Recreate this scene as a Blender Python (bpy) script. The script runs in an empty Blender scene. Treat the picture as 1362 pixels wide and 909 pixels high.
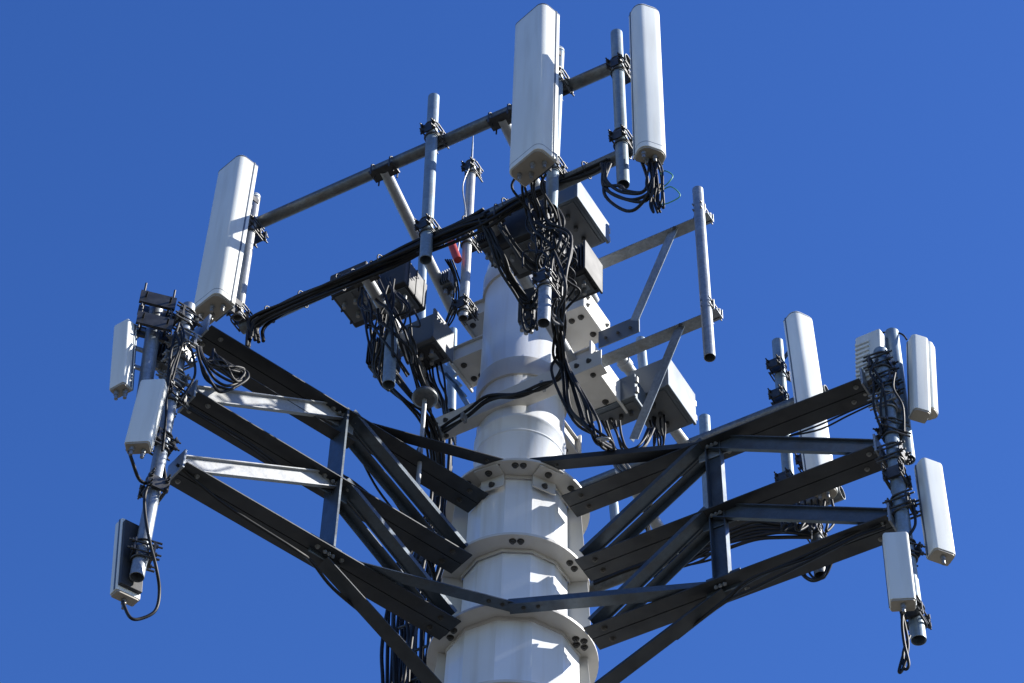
import bpy, math, random
from mathutils import Vector, Matrix
random.seed(7)
PI = math.pi
C = bpy.context.scene.collection
S = bpy.context.scene

# ---------------------------------------------------------------- camera, sky, sun, exposure
PITCH, VX, VY, DH = 50.0, 797.0, -2430.0, 13.3
W0, H0 = 1362.0, 909.0
zx, zy = VX - W0 / 2, H0 / 2 - VY
FPX = math.hypot(zx, zy) * math.tan(math.radians(PITCH))
zc = Vector((zx, zy, -FPX)).normalized()              # zenith seen in camera space
vw = Vector((0, 0, -1))
yc = (vw - vw.dot(zc) * zc).normalized()
xc = yc.cross(zc)
RW = Matrix((xc, yc, zc))                              # camera -> world
def ray(px, py):
    return (RW @ Vector((px - W0 / 2, H0 / 2 - py, -FPX))).normalized()
_r = ray(688, 700)
_t = DH / math.hypot(_r.x, _r.y)
CAM = Vector((-_r.x * _t, -_r.y * _t, 1.6))
cam_d = bpy.data.cameras.new('camera')
cam = bpy.data.objects.new('camera', cam_d); C.objects.link(cam)
cam.matrix_world = Matrix.Translation(CAM) @ RW.to_4x4()
cam_d.sensor_width = 36.0
cam_d.lens = 36.0 * FPX / W0
cam_d.clip_start = 0.1; cam_d.clip_end = 20000
S.camera = cam

SUN_AZ, SUN_EL = 0.0, 37.0
wd = bpy.data.worlds.new('World'); S.world = wd; wd.use_nodes = True
nt = wd.node_tree
bg = nt.nodes['Background']; bg.inputs[1].default_value = 0.111
sky = nt.nodes.new('ShaderNodeTexSky'); sky.sky_type = 'NISHITA'; sky.sun_disc = False
sky.sun_elevation = math.radians(SUN_EL); sky.sun_rotation = math.radians(90 - SUN_AZ)
sky.altitude = 600; sky.air_density = 1.0; sky.dust_density = 0.25; sky.ozone_density = 3.0
hs = nt.nodes.new('ShaderNodeHueSaturation'); hs.inputs['Saturation'].default_value = 1.27
hs.inputs['Hue'].default_value = 0.517
nt.links.new(sky.outputs[0], hs.inputs['Color']); nt.links.new(hs.outputs[0], bg.inputs[0])
sl = bpy.data.lights.new('sun', 'SUN'); sl.energy = 5.0; sl.angle = math.radians(0.53); sl.color = (1, .965, .90)
so = bpy.data.objects.new('sun', sl); C.objects.link(so)
a, e = math.radians(SUN_AZ), math.radians(SUN_EL)
sd = Vector((math.cos(a) * math.cos(e), math.sin(a) * math.cos(e), math.sin(e)))
so.rotation_euler = sd.to_track_quat('Z', 'Y').to_euler(); so.location = (20, 0, 40)
vs = S.view_settings
vs.view_transform = 'Standard'; vs.look = 'None'; vs.gamma = 1.0; vs.use_curve_mapping = False; vs.exposure = 0.90

# ---------------------------------------------------------------- where things stand
AZ_F = -31.5        # the direction of the sector rails and of the right truss
AZ_L = 37.5         # the line of the left truss
def plane(px, py, az, off):
    a = math.radians(az); n = Vector((-math.sin(a), math.cos(a), 0)); r = ray(px, py)
    return CAM + r * ((off - n.dot(CAM)) / n.dot(r))
def F(px, py, off=0.0): return plane(px, py, AZ_F, off)
def L(px, py, off=0.0): return plane(px, py, AZ_L, off)
def Yp(px, py, y):
    r = ray(px, py); return CAM + r * ((y - CAM.y) / r.y)
def Zp(px, py, z):
    r = ray(px, py); return CAM + r * ((z - CAM.z) / r.z)
def azv(az): a = math.radians(az); return Vector((math.cos(a), math.sin(a), 0))
UP = Vector((0, 0, 1))

# ---------------------------------------------------------------- materials
def material(name, col, rough=.5, metal=0., var=.12, scale=6., dirt=None, dirt_amt=.0, bump=.0, spangle=0., streak=0.):
    m = bpy.data.materials.new(name); m.use_nodes = True
    t = m.node_tree; N = t.nodes; K = t.links; b = N['Principled BSDF']
    tc = N.new('ShaderNodeTexCoord')
    n = N.new('ShaderNodeTexNoise'); n.inputs['Scale'].default_value = scale; n.inputs['Detail'].default_value = 6
    K.new(tc.outputs['Object'], n.inputs['Vector'])
    r = N.new('ShaderNodeValToRGB')
    r.color_ramp.elements[0].position = .3; r.color_ramp.elements[1].position = .7
    r.color_ramp.elements[0].color = (*[c * (1 - var) for c in col], 1)
    r.color_ramp.elements[1].color = (*[min(1, c * (1 + var)) for c in col], 1)
    K.new(n.outputs[0], r.inputs[0]); out = r.outputs[0]
    if spangle:
        v = N.new('ShaderNodeTexVoronoi'); v.inputs['Scale'].default_value = 55
        K.new(tc.outputs['Object'], v.inputs['Vector'])
        hsn = N.new('ShaderNodeSeparateColor'); K.new(v.outputs['Color'], hsn.inputs[0])
        mr = N.new('ShaderNodeMapRange'); mr.inputs[3].default_value = 1 - spangle; mr.inputs[4].default_value = 1 + spangle
        K.new(hsn.outputs[0], mr.inputs[0])
        mx = N.new('ShaderNodeVectorMath'); mx.operation = 'SCALE'
        K.new(out, mx.inputs[0]); K.new(mr.outputs[0], mx.inputs['Scale']); out = mx.outputs[0]
    if dirt:
        mp = N.new('ShaderNodeMapping'); mp.inputs['Scale'].default_value = (1, 1, streak if streak else 1)
        K.new(tc.outputs['Object'], mp.inputs[0])
        d = N.new('ShaderNodeTexNoise'); d.inputs['Scale'].default_value = 11; d.inputs['Detail'].default_value = 9
        K.new(mp.outputs[0], d.inputs['Vector'])
        dr = N.new('ShaderNodeValToRGB'); dr.color_ramp.elements[0].position = .48; dr.color_ramp.elements[1].position = .75
        dr.color_ramp.elements[1].color = (dirt_amt,) * 3 + (1,)
        K.new(d.outputs[0], dr.inputs[0])
        mx = N.new('ShaderNodeMix'); mx.data_type = 'RGBA'
        K.new(dr.outputs[0], mx.inputs[0]); K.new(out, mx.inputs[6]); mx.inputs[7].default_value = (*dirt, 1); out = mx.outputs[2]
    K.new(out, b.inputs['Base Color'])
    rr = N.new('ShaderNodeMapRange'); rr.inputs[3].default_value = max(0.05, rough - .1); rr.inputs[4].default_value = min(1, rough + .1)
    K.new(n.outputs[0], rr.inputs[0]); K.new(rr.outputs[0], b.inputs['Roughness'])
    b.inputs['Metallic'].default_value = metal
    if bump:
        nb = N.new('ShaderNodeTexNoise'); nb.inputs['Scale'].default_value = 40; nb.inputs['Detail'].default_value = 4
        K.new(tc.outputs['Object'], nb.inputs['Vector'])
        bp = N.new('ShaderNodeBump'); bp.inputs['Strength'].default_value = bump; bp.inputs['Distance'].default_value = .01
        K.new(nb.outputs[0], bp.inputs['Height']); K.new(bp.outputs[0], b.inputs['Normal'])
    return m
M = dict(
    white=material('white_paint', (.55, .53, .485), .38, 0, .03, 3, (.42, .39, .33), .35, .05, streak=.12),
    polepaint=material('pole_paint', (.68, .70, .72), .33, 0, .03, 2.5, (.46, .42, .35), .5, .05, streak=.06),
    radome=material('radome_plastic', (.65, .67, .64), .42, 0, .03, 2, (.42, .40, .33), .4, .02, streak=.1),
    cream=material('antenna_base_plastic', (.30, .27, .22), .5, 0, .08, 8, (.24, .21, .16), .6, .05),
    galv=material('galvanised_steel', (.25, .28, .31), .45, .55, .1, 8, (.22, .20, .17), .5, .06, spangle=.14),
    rail=material('weathered_galvanised_pipe', (.12, .13, .135), .45, .5, .2, 14, (.12, .09, .06), .6, .1, spangle=.15),
    blue=material('bluish_galvanised_pipe', (.19, .25, .30), .5, .4, .1, 9, (.18, .17, .15), .4, .05, spangle=.1),
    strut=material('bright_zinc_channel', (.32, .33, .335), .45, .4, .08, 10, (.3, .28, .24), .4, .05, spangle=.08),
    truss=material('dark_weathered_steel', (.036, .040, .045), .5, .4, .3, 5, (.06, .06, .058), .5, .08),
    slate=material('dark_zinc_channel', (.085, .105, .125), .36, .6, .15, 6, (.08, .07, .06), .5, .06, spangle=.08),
    black=material('black_cable_jacket', (.004, .004, .0045), .55, 0, .2, 10, (.025, .023, .02), .3, .03),
    radio=material('dark_radio_casting', (.020, .021, .024), .6, .0, .15, 8, (.055, .052, .048), .5, .05),
    radiogrey=material('grey_radio_casting', (.09, .10, .11), .5, .1, .1, 8, (.12, .11, .09), .5, .05),
    cab=material('cabinet_enamel', (.10, .12, .14), .35, .4, .06, 4, (.10, .10, .10), .4, .03),
    hard=material('blackened_hardware', (.06, .06, .06), .42, .6, .3, 20),
    zinc=material('zinc_hardware', (.26, .26, .25), .42, .6, .2, 25),
    bolt=material('weathered_bolt_head', (.07, .066, .06), .5, .4, .2, 20),
    red=material('red_tape', (.38, .04, .03), .5, 0, .1, 10),
    green=material('green_earth_wire', (.08, .30, .18), .5, 0, .1, 10),
    hollow=material('pipe_inside', (.03, .028, .025), .8, .1, .2, 10),
    label=material('printed_white_marking', (.75, .75, .72), .5, 0, .02, 10),
)
M['black'].node_tree.nodes['Principled BSDF'].inputs['Specular IOR Level'].default_value = .35
M['polepaint'].node_tree.nodes['Principled BSDF'].inputs['Coat Weight'].default_value = .25

# ---------------------------------------------------------------- mesh helpers
class MB:
    def __init__(s): s.v = []; s.f = []; s.sm = []
    def add(s, vs, fs, smooth=False):
        o = len(s.v); s.v += [Vector(p) for p in vs]
        s.f += [tuple(i + o for i in f) for f in fs]; s.sm += [smooth] * len(fs)
        return s
    def box(s, c, h, ax=None):
        c = Vector(c); X, Y, Z = ax if ax else (Vector((1, 0, 0)), Vector((0, 1, 0)), Vector((0, 0, 1)))
        vs = [c + X * (i * h[0]) + Y * (j * h[1]) + Z * (k * h[2]) for k in (-1, 1) for i, j in ((-1, -1), (1, -1), (1, 1), (-1, 1))]
        return s.add(vs, [(3, 2, 1, 0), (4, 5, 6, 7), (0, 1, 5, 4), (1, 2, 6, 5), (2, 3, 7, 6), (3, 0, 4, 7)])
    def tube(s, p0, p1, r, r1=None, seg=16, wall=0.):
        p0, p1 = Vector(p0), Vector(p1); r1 = r if r1 is None else r1
        d = (p1 - p0).normalized(); a = d.cross(Vector((0, 0, 1)) if abs(d.z) < .9 else Vector((1, 0, 0))).normalized(); b = d.cross(a)
        ring = lambda c, q: [c + (a * math.cos(2 * PI * i / seg) + b * math.sin(2 * PI * i / seg)) * q for i in range(seg)]
        sd = [(i, (i + 1) % seg, seg + (i + 1) % seg, seg + i) for i in range(seg)]
        s.add(ring(p0, r) + ring(p1, r1), sd, True)
        if wall:
            s.add(ring(p0, r - wall) + ring(p1, r1 - wall), [f[::-1] for f in sd], True)
            s.add(ring(p0, r) + ring(p0, r - wall), [f[::-1] for f in sd]); s.add(ring(p1, r1) + ring(p1, r1 - wall), sd)
            m = (p0 + p1) / 2; s.add(ring(m, r - wall), [tuple(range(seg))])
        else:
            s.add(ring(p0, r), [tuple(range(seg))[::-1]]); s.add(ring(p1, r1), [tuple(range(seg))])
        return s
    def path(s, pts, r, seg=7, sub=6, closed=False):
        P = [Vector(p) for p in pts]; Q = []
        n = len(P)
        for i in range(n if closed else n - 1):
            if closed: p0, p1, p2, p3 = P[i - 1], P[i], P[(i + 1) % n], P[(i + 2) % n]
            else: p0, p1, p2, p3 = P[max(i - 1, 0)], P[i], P[i + 1], P[min(i + 2, n - 1)]
            for k in range(sub):
                t = k / sub
                Q.append(.5 * ((2 * p1) + (p2 - p0) * t + (2 * p0 - 5 * p1 + 4 * p2 - p3) * t * t + (3 * p1 - p0 - 3 * p2 + p3) * t ** 3))
        if not closed: Q.append(P[-1])
        a = None; vs = []; m = len(Q)
        for i, q in enumerate(Q):
            d = (Q[(i + 1) % m] - Q[i - 1]) if closed else (Q[min(i + 1, m - 1)] - Q[max(i - 1, 0)])
            if d.length < 1e-9: d = Vector((0, 0, 1))
            d.normalize()
            if a is None: a = d.orthogonal().normalized()
            a = (a - d * a.dot(d)).normalized(); b = d.cross(a)
            vs += [q + (a * math.cos(2 * PI * k / seg) + b * math.sin(2 * PI * k / seg)) * r for k in range(seg)]
        fs = [(i * seg + k, i * seg + (k + 1) % seg, ((i + 1) % m) * seg + (k + 1) % seg, ((i + 1) % m) * seg + k) for i in range(m if closed else m - 1) for k in range(seg)]
        s.add(vs, fs, True)
        if not closed: s.add(vs[:seg], [tuple(range(seg))[::-1]]); s.add(vs[-seg:], [tuple(range(seg))])
        return s
    def beam(s, p0, p1, prof, up=UP, smooth=False):
        p0, p1 = Vector(p0), Vector(p1); d = (p1 - p0).normalized(); sx = d.cross(Vector(up)).normalized(); u = sx.cross(d)
        n = len(prof); vs = [p + sx * x + u * y for p in (p0, p1) for x, y in prof]
        s.add(vs, [(i, (i + 1) % n, n + (i + 1) % n, n + i) for i in range(n)], smooth)
        s.add(vs[:n], [tuple(range(n))[::-1]]); s.add(vs[n:], [tuple(range(n))])
        return s
    def build(s, name, mat, parent=None, world=False, bevel=0.):
        me = bpy.data.meshes.new(name)
        off = parent.matrix_world.translation if (parent and world) else Vector()
        me.from_pydata([tuple(p - off) for p in s.v], [], s.f); me.validate(); me.update()
        for p, q in zip(me.polygons, s.sm): p.use_smooth = q
        me.materials.append(M[mat] if isinstance(mat, str) else mat)
        o = bpy.data.objects.new(name, me); C.objects.link(o)
        if parent: o.parent = parent
        if bevel:
            b = o.modifiers.new('bevel', 'BEVEL'); b.width = bevel; b.segments = 2; b.limit_method = 'ANGLE'; b.angle_limit = math.radians(40)
        return o
def tag(o, label, cat, group=None):
    o['label'] = label; o['category'] = cat
    if group: o['group'] = group
    return o
def thing(name, label, cat, loc=(0, 0, 0), mat=None, group=None):
    o = bpy.data.objects.new(name, None); o.empty_display_size = .1; C.objects.link(o)
    o.matrix_world = mat if mat is not None else Matrix.Translation(Vector(loc))
    bpy.context.view_layer.update()
    return tag(o, label, cat, group)
def solo(mb, name, mat, label, cat, group=None, bevel=0.):      # a thing that is one mesh, its origin at its lowest end
    lo = min(mb.v, key=lambda p: p.z).copy(); mb.v = [p - lo for p in mb.v]
    o = mb.build(name, mat, bevel=bevel); o.location = lo
    return tag(o, label, cat, group)
def frame(z_axis, front):                                         # local -Y looks along front
    z = Vector(z_axis).normalized(); y = -(Vector(front) - z * z.dot(Vector(front))).normalized()
    return y.cross(z), y, z
def mat_at(p, ax): m = Matrix((ax[0], ax[1], ax[2])).transposed().to_4x4(); m.translation = p; return m

def nut_rod(mb, p, d, r=.007):
    mb.tube(p, Vector(p) + d, r, seg=8)
_bolt = None
def bolt(parent, p, n, r=.02, mat='bolt', h=.018):
    """one hexagonal bolt head with its washer, on a part of parent, facing n"""
    global _bolt
    if _bolt is None: _bolt = {}
    if mat not in _bolt:
        mb = MB(); mb.tube((0, 0, 0), (0, 0, .2), 1.25, seg=16); mb.tube((0, 0, .2), (0, 0, .9), 1.0, .95, seg=6); mb.tube((0, 0, .9), (0, 0, 1.35), .5, seg=10)
        o = mb.build('bolt', mat); _bolt[mat] = o.data; bpy.data.objects.remove(o)
    o = bpy.data.objects.new('bolt', _bolt[mat]); C.objects.link(o); o.parent = parent
    q = Vector(n).to_track_quat('Z', 'X').to_matrix().to_4x4()
    q = q @ Matrix.Scale(r, 4)
    q.translation = Vector(p) - parent.matrix_world.translation
    o.matrix_local = q
    return o

# ---------------------------------------------------------------- ground (far below the frame, lights the undersides)
g = MB(); g.add([(-9000, -9000, 0), (9000, -9000, 0), (9000, 9000, 0), (-9000, 9000, 0)], [(0, 1, 2, 3)])
gm = material('dry_gravel', (.085, .08, .07), .95, 0, .25, .8, (.06, .065, .04), .8, .2)
go = g.build('ground', gm); go['kind'] = 'structure'

# ---------------------------------------------------------------- the monopole
def ngon(cx, cy, r, n, z, rot=0.): return [Vector((cx + r * math.cos(2 * PI * (i + rot) / n), cy + r * math.sin(2 * PI * (i + rot) / n), z)) for i in range(n)]
def loft(mb, rings, smooth, cap=True):
    n = len(rings[0]); vs = [p for r in rings for p in r]
    mb.add(vs, [(k * n + i, k * n + (i + 1) % n, (k + 1) * n + (i + 1) % n, (k + 1) * n + i) for k in range(len(rings) - 1) for i in range(n)], smooth)
    if cap: mb.add(rings[0], [tuple(range(n))[::-1]]); mb.add(rings[-1], [tuple(range(n))])
RR = [.535, .535, .60, .60]
ZR = [Yp(690, 612, -RR[0]).z, Yp(690, 711, -RR[1]).z, Yp(690, 803, -RR[2]).z]
ZR.append(ZR[2] - .72)
print('rings', ZR)
pole = thing('monopole', 'tall white painted steel monopole rising through the middle of the tower head', 'tower')
mb = MB(); loft(mb, [ngon(0, 0, .72, 12, .0, .5), ngon(0, 0, .49, 12, ZR[3], .5), ngon(0, 0, .475, 12, ZR[2] - .01, .5)], False)
mb.build('lower_shaft', 'polepaint', pole)
mb = MB(); loft(mb, [ngon(0, 0, .395, 12, ZR[2] - .01, .5), ngon(0, 0, .385, 12, ZR[1], .5), ngon(0, 0, .375, 12, ZR[0] + .01, .5)], False)
mb.build('collar_shaft', 'polepaint', pole)
ZT = Yp(690, 348, -.1).z
mb = MB(); zs = Yp(690, 553, -.34).z
loft(mb, [ngon(0, 0, .345, 64, ZR[0] + .011), ngon(0, 0, .342, 64, zs - .02), ngon(0, 0, .352, 64, zs - .012), ngon(0, 0, .352, 64, zs + .012), ngon(0, 0, .34, 64, zs + .03),
          ngon(0, 0, .325, 64, ZT - .05), ngon(0, 0, .30, 64, ZT), ], True)
mb.build('upper_shaft', 'polepaint', pole)
mb = MB(); mb.box((.0, 0, ZT + .02), (.3, .012, .03)); mb.tube((0, 0, ZT), (0, 0, ZT + .04), .31, seg=40); mb.build('shaft_cap', 'white', pole)
for k, (zz, rr) in enumerate(((zs - .16, .350), )):
    mb = MB(); loft(mb, [ngon(0, 0, rr - .01, 64, zz - .012), ngon(0, 0, rr, 64, zz - .004), ngon(0, 0, rr, 64, zz + .004), ngon(0, 0, rr - .01, 64, zz + .012)], True, False)
    mb.build('weld_seam', 'polepaint', pole)

def ring_collar(z, ri, label, bolts, clips=False):
    RO = RR[ZR.index(z)]
    t = thing('ring_collar', label, 'ring collar', (0, 0, z), group='ring collars around the monopole')
    n = 72; mb = MB(); th = .022
    o1, o0 = ngon(0, 0, RO, n, th), ngon(0, 0, RO, n, 0); i1, i0 = ngon(0, 0, ri, n, th), ngon(0, 0, ri, n, 0)
    q = lambda A, B, fl=False: mb.add(A + B, [((i, (i + 1) % n, n + (i + 1) % n, n + i)[::-1] if fl else (i, (i + 1) % n, n + (i + 1) % n, n + i)) for i in range(n)])
    q(o0, o1); q(i1, i0); q(o1, i1); q(i0, o0)
    mb.build('ring_plate', 'white', t)
    mb = MB()
    A, B = ngon(0, 0, ri + .022, 12, -.03, .5), ngon(0, 0, ri + .012, 12, -.03, .5); A1, B1 = ngon(0, 0, ri + .022, 12, -.002, .5), ngon(0, 0, ri + .012, 12, -.002, .5)
    q2 = lambda A, B: mb.add(A + B, [(i, (i + 1) % 12, 12 + (i + 1) % 12, 12 + i) for i in range(12)])
    q2(A, A1); q2(B1, B); q2(B, A); mb.build('inner_lip', 'white', t)
    for az, r in bolts:
        p = azv(az) * r; bolt(t, Vector((p.x, p.y, z)), (0, 0, -1), .021)
    if clips:
        for az in (-119, -63):
            d = azv(az); s = UP.cross(d)
            c = MB(); c.box(d * .455 + Vector((0, 0, -.009)), (.062, .095, .006), (d, s, UP)); c.box(d * .40 + Vector((0, 0, -.07)), (.007, .095, .058), (d, s, UP))
            co = c.build('clip_angle', 'white', t, bevel=.003)
            bolt(t, Vector((*(d * .465).xy, z - .015)), (0, 0, -1), .022)
            bolt(t, Vector((*(d * .41).xy, z - .09)) + s * .0, d, .02)
    return t
def band(azs, r, z=0): return [(a_, r) for a_ in azs]
ring_collar(ZR[0], .375, 'topmost white ring collar with two small angle clips bolted beneath it', band((-94, -87), .485) + band((-143, -149, -36, -30), .47), True)
ring_collar(ZR[1], .385, 'second white ring collar from the top, with no angle clips beneath it', band((-94, -87), .47) + band((-143, -151, -36, -28), .47))
ring_collar(ZR[2], .462, 'third and widest-cored white ring collar with bolt groups near the bottom of the tower head', [(-143, .52), (-149, .56), (-151, .50), (-33, .51), (-28, .55), (-27, .49), (-22, .53)])
ring_collar(ZR[3], .485, 'lowest white ring collar below the foot of the picture, holding the knee braces', [])
# stiffener plates between the rings, left, right and back
for (az, name) in ((-180 + 8, 'left of the monopole'), (-10, 'right of the monopole'), (92, 'behind the monopole')):
    for k in (0, 1, 2):
        d = azv(az); rin = .33; p0 = ZR[k] - .004; p1 = ZR[k + 1] + .026
        s_ = MB(); s = UP.cross(d)
        inn = .34 if k < 2 else .44
        top, bot = (.47, .52) if k == 0 else (.525, .56 if k == 1 else .585)
        for sg in (1,):
            q = [d * inn + UP * p0, d * top + UP * p0, d * bot + UP * p1, d * inn + UP * p1]
            s_.add([x + s * .012 for x in q] + [x - s * .012 for x in q], [(0, 1, 2, 3), (7, 6, 5, 4), (1, 0, 4, 5), (2, 1, 5, 6), (3, 2, 6, 7), (0, 3, 7, 4)])
        pos = ('between the two upper rings', 'between the second and third ring', 'below the third ring')[k]
        solo(s_, 'stiffener_plate', 'white', 'white upright stiffener plate %s, %s' % (name, pos), 'steel plate', 'stiffener plates between the ring collars')

# ---------------------------------------------------------------- truss arms
CH = [(-.118, 0), (.118, 0), (.118, .009), (.010, .009), (.010, .10), (-.010, .10), (-.010, .009), (-.118, .009)]
def chan(w, d, t=.008, flip=1):         # channel: web height w, flanges d pointing to +side
    p = [(0, -w / 2), (d, -w / 2), (d, -w / 2 + t), (t, -w / 2 + t), (t, w / 2 - t), (d, w / 2 - t), (d, w / 2), (0, w / 2)]
    return p if flip > 0 else [(-x, y) for x, y in reversed(p)]
def groove(mb, p0, p1):                 # the joint line between the two angles of a chord
    pass
def truss(label, PL, chords, kn, braceF, knee, side, sgn, lower_end):
    """PL unprojects onto the arm's vertical plane; chords = (outer, inner) pixel pairs, kn = knuckles"""
    t = thing('truss_arm', label, 'truss arm', (0, 0, ZR[2]), group='dark steel truss arms bolted to the ring collars')
    cps = []
    for (o, i) in chords:
        A, B = PL(*o), PL(*i); z = (A.z + B.z) / 2; A.z = B.z = z; cps.append((A, B))
    for k, (A, B) in enumerate(cps):
        d = (B - A).normalized(); s = d.cross(UP)
        for q in (1, -1):
            mb = MB(); prof = [(.004 * q, 0), (.120 * q, 0), (.120 * q, .009), (.013 * q, .009), (.013 * q, .10), (.004 * q, .10)]
            if q < 0: prof = prof[::-1]
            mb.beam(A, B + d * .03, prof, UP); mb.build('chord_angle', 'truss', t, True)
        for q in (.05, .12, 1.1, 1.3): 
            for w in (.06, ): bolt(t, A + d * q + s * w * (1 if int(q * 10) % 2 else -1), (0, 0, -1), .015, 'zinc')
        bolt(t, B - d * .1 + s * .06, (0, 0, -1), .018); bolt(t, B - d * .1 - s * .06, (0, 0, -1), .018)
    K = [PL(*p) for p in kn]
    for j, k_ in enumerate(K): k_.z = cps[j][0].z + .02
    near = side                                       # which way the channels open (towards the camera)
    def mem(A, B, w, dd, m, nm, off, t_=.008):
        mb = MB(); n = (B - A).normalized().cross(UP).normalized()
        fl = 1 if n.dot(near) > 0 else -1
        mb.beam(A + near * off, B + near * off, chan(w, dd, t_, fl), UP); o = mb.build(nm, m, t, True)
        return o
    vp = MB(); 
    d = (cps[0][1] - cps[0][0]).normalized()
    # verticals at the knuckle: a channel standing up
    mb = MB(); A, B = K[2] + near * .03, K[0] + near * .03
    if sgn > 0: mb.beam(A, B, [(0, -.10), (.008, -.10), (.008, .08), (.016, .08), (.016, .088), (0, .088)], up=near)
    else: mb.beam(A, B, [(-.06, -.03), (.06, -.03), (.06, .03), (.052, .03), (.052, -.022), (-.052, -.022), (-.052, .03), (-.06, .03)], up=near)
    mb.build('upright', 'slate', t, True)
    for j in (0, 1, 2):
        gp = MB(); gp.box(K[j] + near * .016 + UP * (-.03 if j < 2 else .03), (.13, .005, .085), (d, near, UP)); gp.build('gusset_plate', 'slate' if j else 'galv', t, True, .003)
        for q in (-.08, .0, .08): bolt(t, K[j] + near * .065 + d * q * .4 + UP * (-.04), near, .013, 'zinc')
    for j in (0, 1):
        E = cps[j + 1][1]
        A, B = K[j] + d * .05, Vector((E.x, E.y, E.z + .06)) - d * .02
        for w0, w1, dn, up_ in ((.01, .115, .012, .035), (-.085, -.015, .05, .0)):
            P = [(w0, 0), (w0, -dn), (w0 + .008, -dn), (w0 + .008, 0), (w1, 0), (w1, .008)] + ([(w1, up_), (w1 - .008, up_), (w1 - .008, .008)] if up_ else []) + [(w0, .008)]
            if sgn < 0: P = [(-x, y) for x, y in reversed(P)]
            mb = MB(); mb.beam(A, B, P, UP); mb.build('diagonal', 'slate', t, True)
    for j in (0, 1):
        E = cps[j + 1][0] + UP * .06
        mem(E + d * .03, K[j] + UP * .0, .125, .032, 'strut' if sgn > 0 else 'slate', 'end_strut', .04)  # same steel both sides: sunlit left struts coloured lighter, shaded right ones darker
    # stays from the knuckle to the front (or flank) of the rings
    for j, tgt in braceF:
        mb = MB(); A = K[j] + UP * .0 + d * .06 - UP * .0; B = tgt
        dd = (B - A).normalized(); 
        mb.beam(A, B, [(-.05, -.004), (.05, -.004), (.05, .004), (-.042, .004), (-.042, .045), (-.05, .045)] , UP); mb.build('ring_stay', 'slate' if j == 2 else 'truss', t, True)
        for q in (.1, .2): bolt(t, B - dd * q - UP * .004, (0, 0, -1), .013)
    if knee:
        mb = MB(); A = K[2] - UP * .06; B = knee
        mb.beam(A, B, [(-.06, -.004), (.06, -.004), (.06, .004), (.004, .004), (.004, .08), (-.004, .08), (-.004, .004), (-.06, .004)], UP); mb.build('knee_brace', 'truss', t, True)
    if sgn > 0:
        A, B = PL(276, 484), PL(425, 560); A.z = B.z = (A.z + B.z) / 2
        mb = MB(); mb.beam(A, B + (B - A) * .3, [(-.05, 0), (.05, 0), (.05, .006), (-.044, .006), (-.044, .06), (-.05, .06)]); mb.build('lower_angle', 'truss', t, True)
    # end plates carrying the mounting pipe
    for A, B in cps:
        d = (B - A).normalized()
        mb = MB(); mb.box(A - d * .012 + UP * .05, (.008, .10, .085), (d, near, UP)); mb.build('end_plate', 'galv', t, True, .003)
    return t, cps, K
front = lambda z, x=0.: Vector((x, -.51 if z > ZR[2] + .1 else -.57, z - .012))
nearL = Vector((math.sin(math.radians(AZ_L)), -math.cos(math.radians(AZ_L)), 0))
nearR = Vector((math.sin(math.radians(AZ_F)), -math.cos(math.radians(AZ_F)), 0))
tL, cL, kL = truss('left dark steel truss arm with two bright sunlit end struts', L,
    [((268, 447), (632, 668)), ((250, 537), (610, 747)), ((236, 624), (594, 842))], [(449, 560), (440, 650), (430, 738)],
    [(0, Vector((-.06, -.44, ZR[0] + .03))), (2, front(ZR[2], .01))], Vector((-.35, -.28, ZR[3])), nearL, 1, None)
tR, cR, kR = truss('right dark steel truss arm with all its struts in shade', F,
    [((1152, 520), (762, 672)), ((1170, 610), (780, 756)), ((1188, 697), (792, 853))], [(952, 596), (958, 688), (964, 782)],
    [(0, Vector((.08, -.44, ZR[0] + .03))), (2, front(ZR[2], -.04) - UP * .012)], Vector((.35, -.28, ZR[3])), nearR, -1, None)
# third arm, turned away from the camera behind the shaft
def B_(az): 
    def f(px, py, off=0): return plane(px, py, az, off)
    return f
def truss_back():
    t = thing('truss_arm', 'rear dark steel truss arm hidden behind the monopole', 'truss arm', (0, 0, ZR[2]), group='dark steel truss arms bolted to the ring collars')
    d = azv(93)
    for k in range(3):
        z = ZR[k] + .02
        for q in (1, -1):
            mb = MB(); prof = [(.004 * q, 0), (.12 * q, 0), (.12 * q, .009), (.013 * q, .009), (.013 * q, .1), (.004 * q, .1)]
            mb.beam(d * 2.8 + UP * z, d * .5 + UP * z, prof if q > 0 else prof[::-1]); mb.build('chord_angle', 'truss', t, True)
    mb = MB(); mb.beam(d * 1.5 + UP * ZR[2], d * 1.5 + UP * (ZR[0] + .1), chan(.1, .05), up=azv(3)); mb.build('upright', 'slate', t, True)
    for k in (0, 1):
        mb = MB(); mb.beam(d * 1.5 + UP * ZR[k], d * .55 + UP * ZR[k + 1], chan(.1, .05)); mb.build('diagonal', 'slate', t, True)
truss_back()

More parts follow.
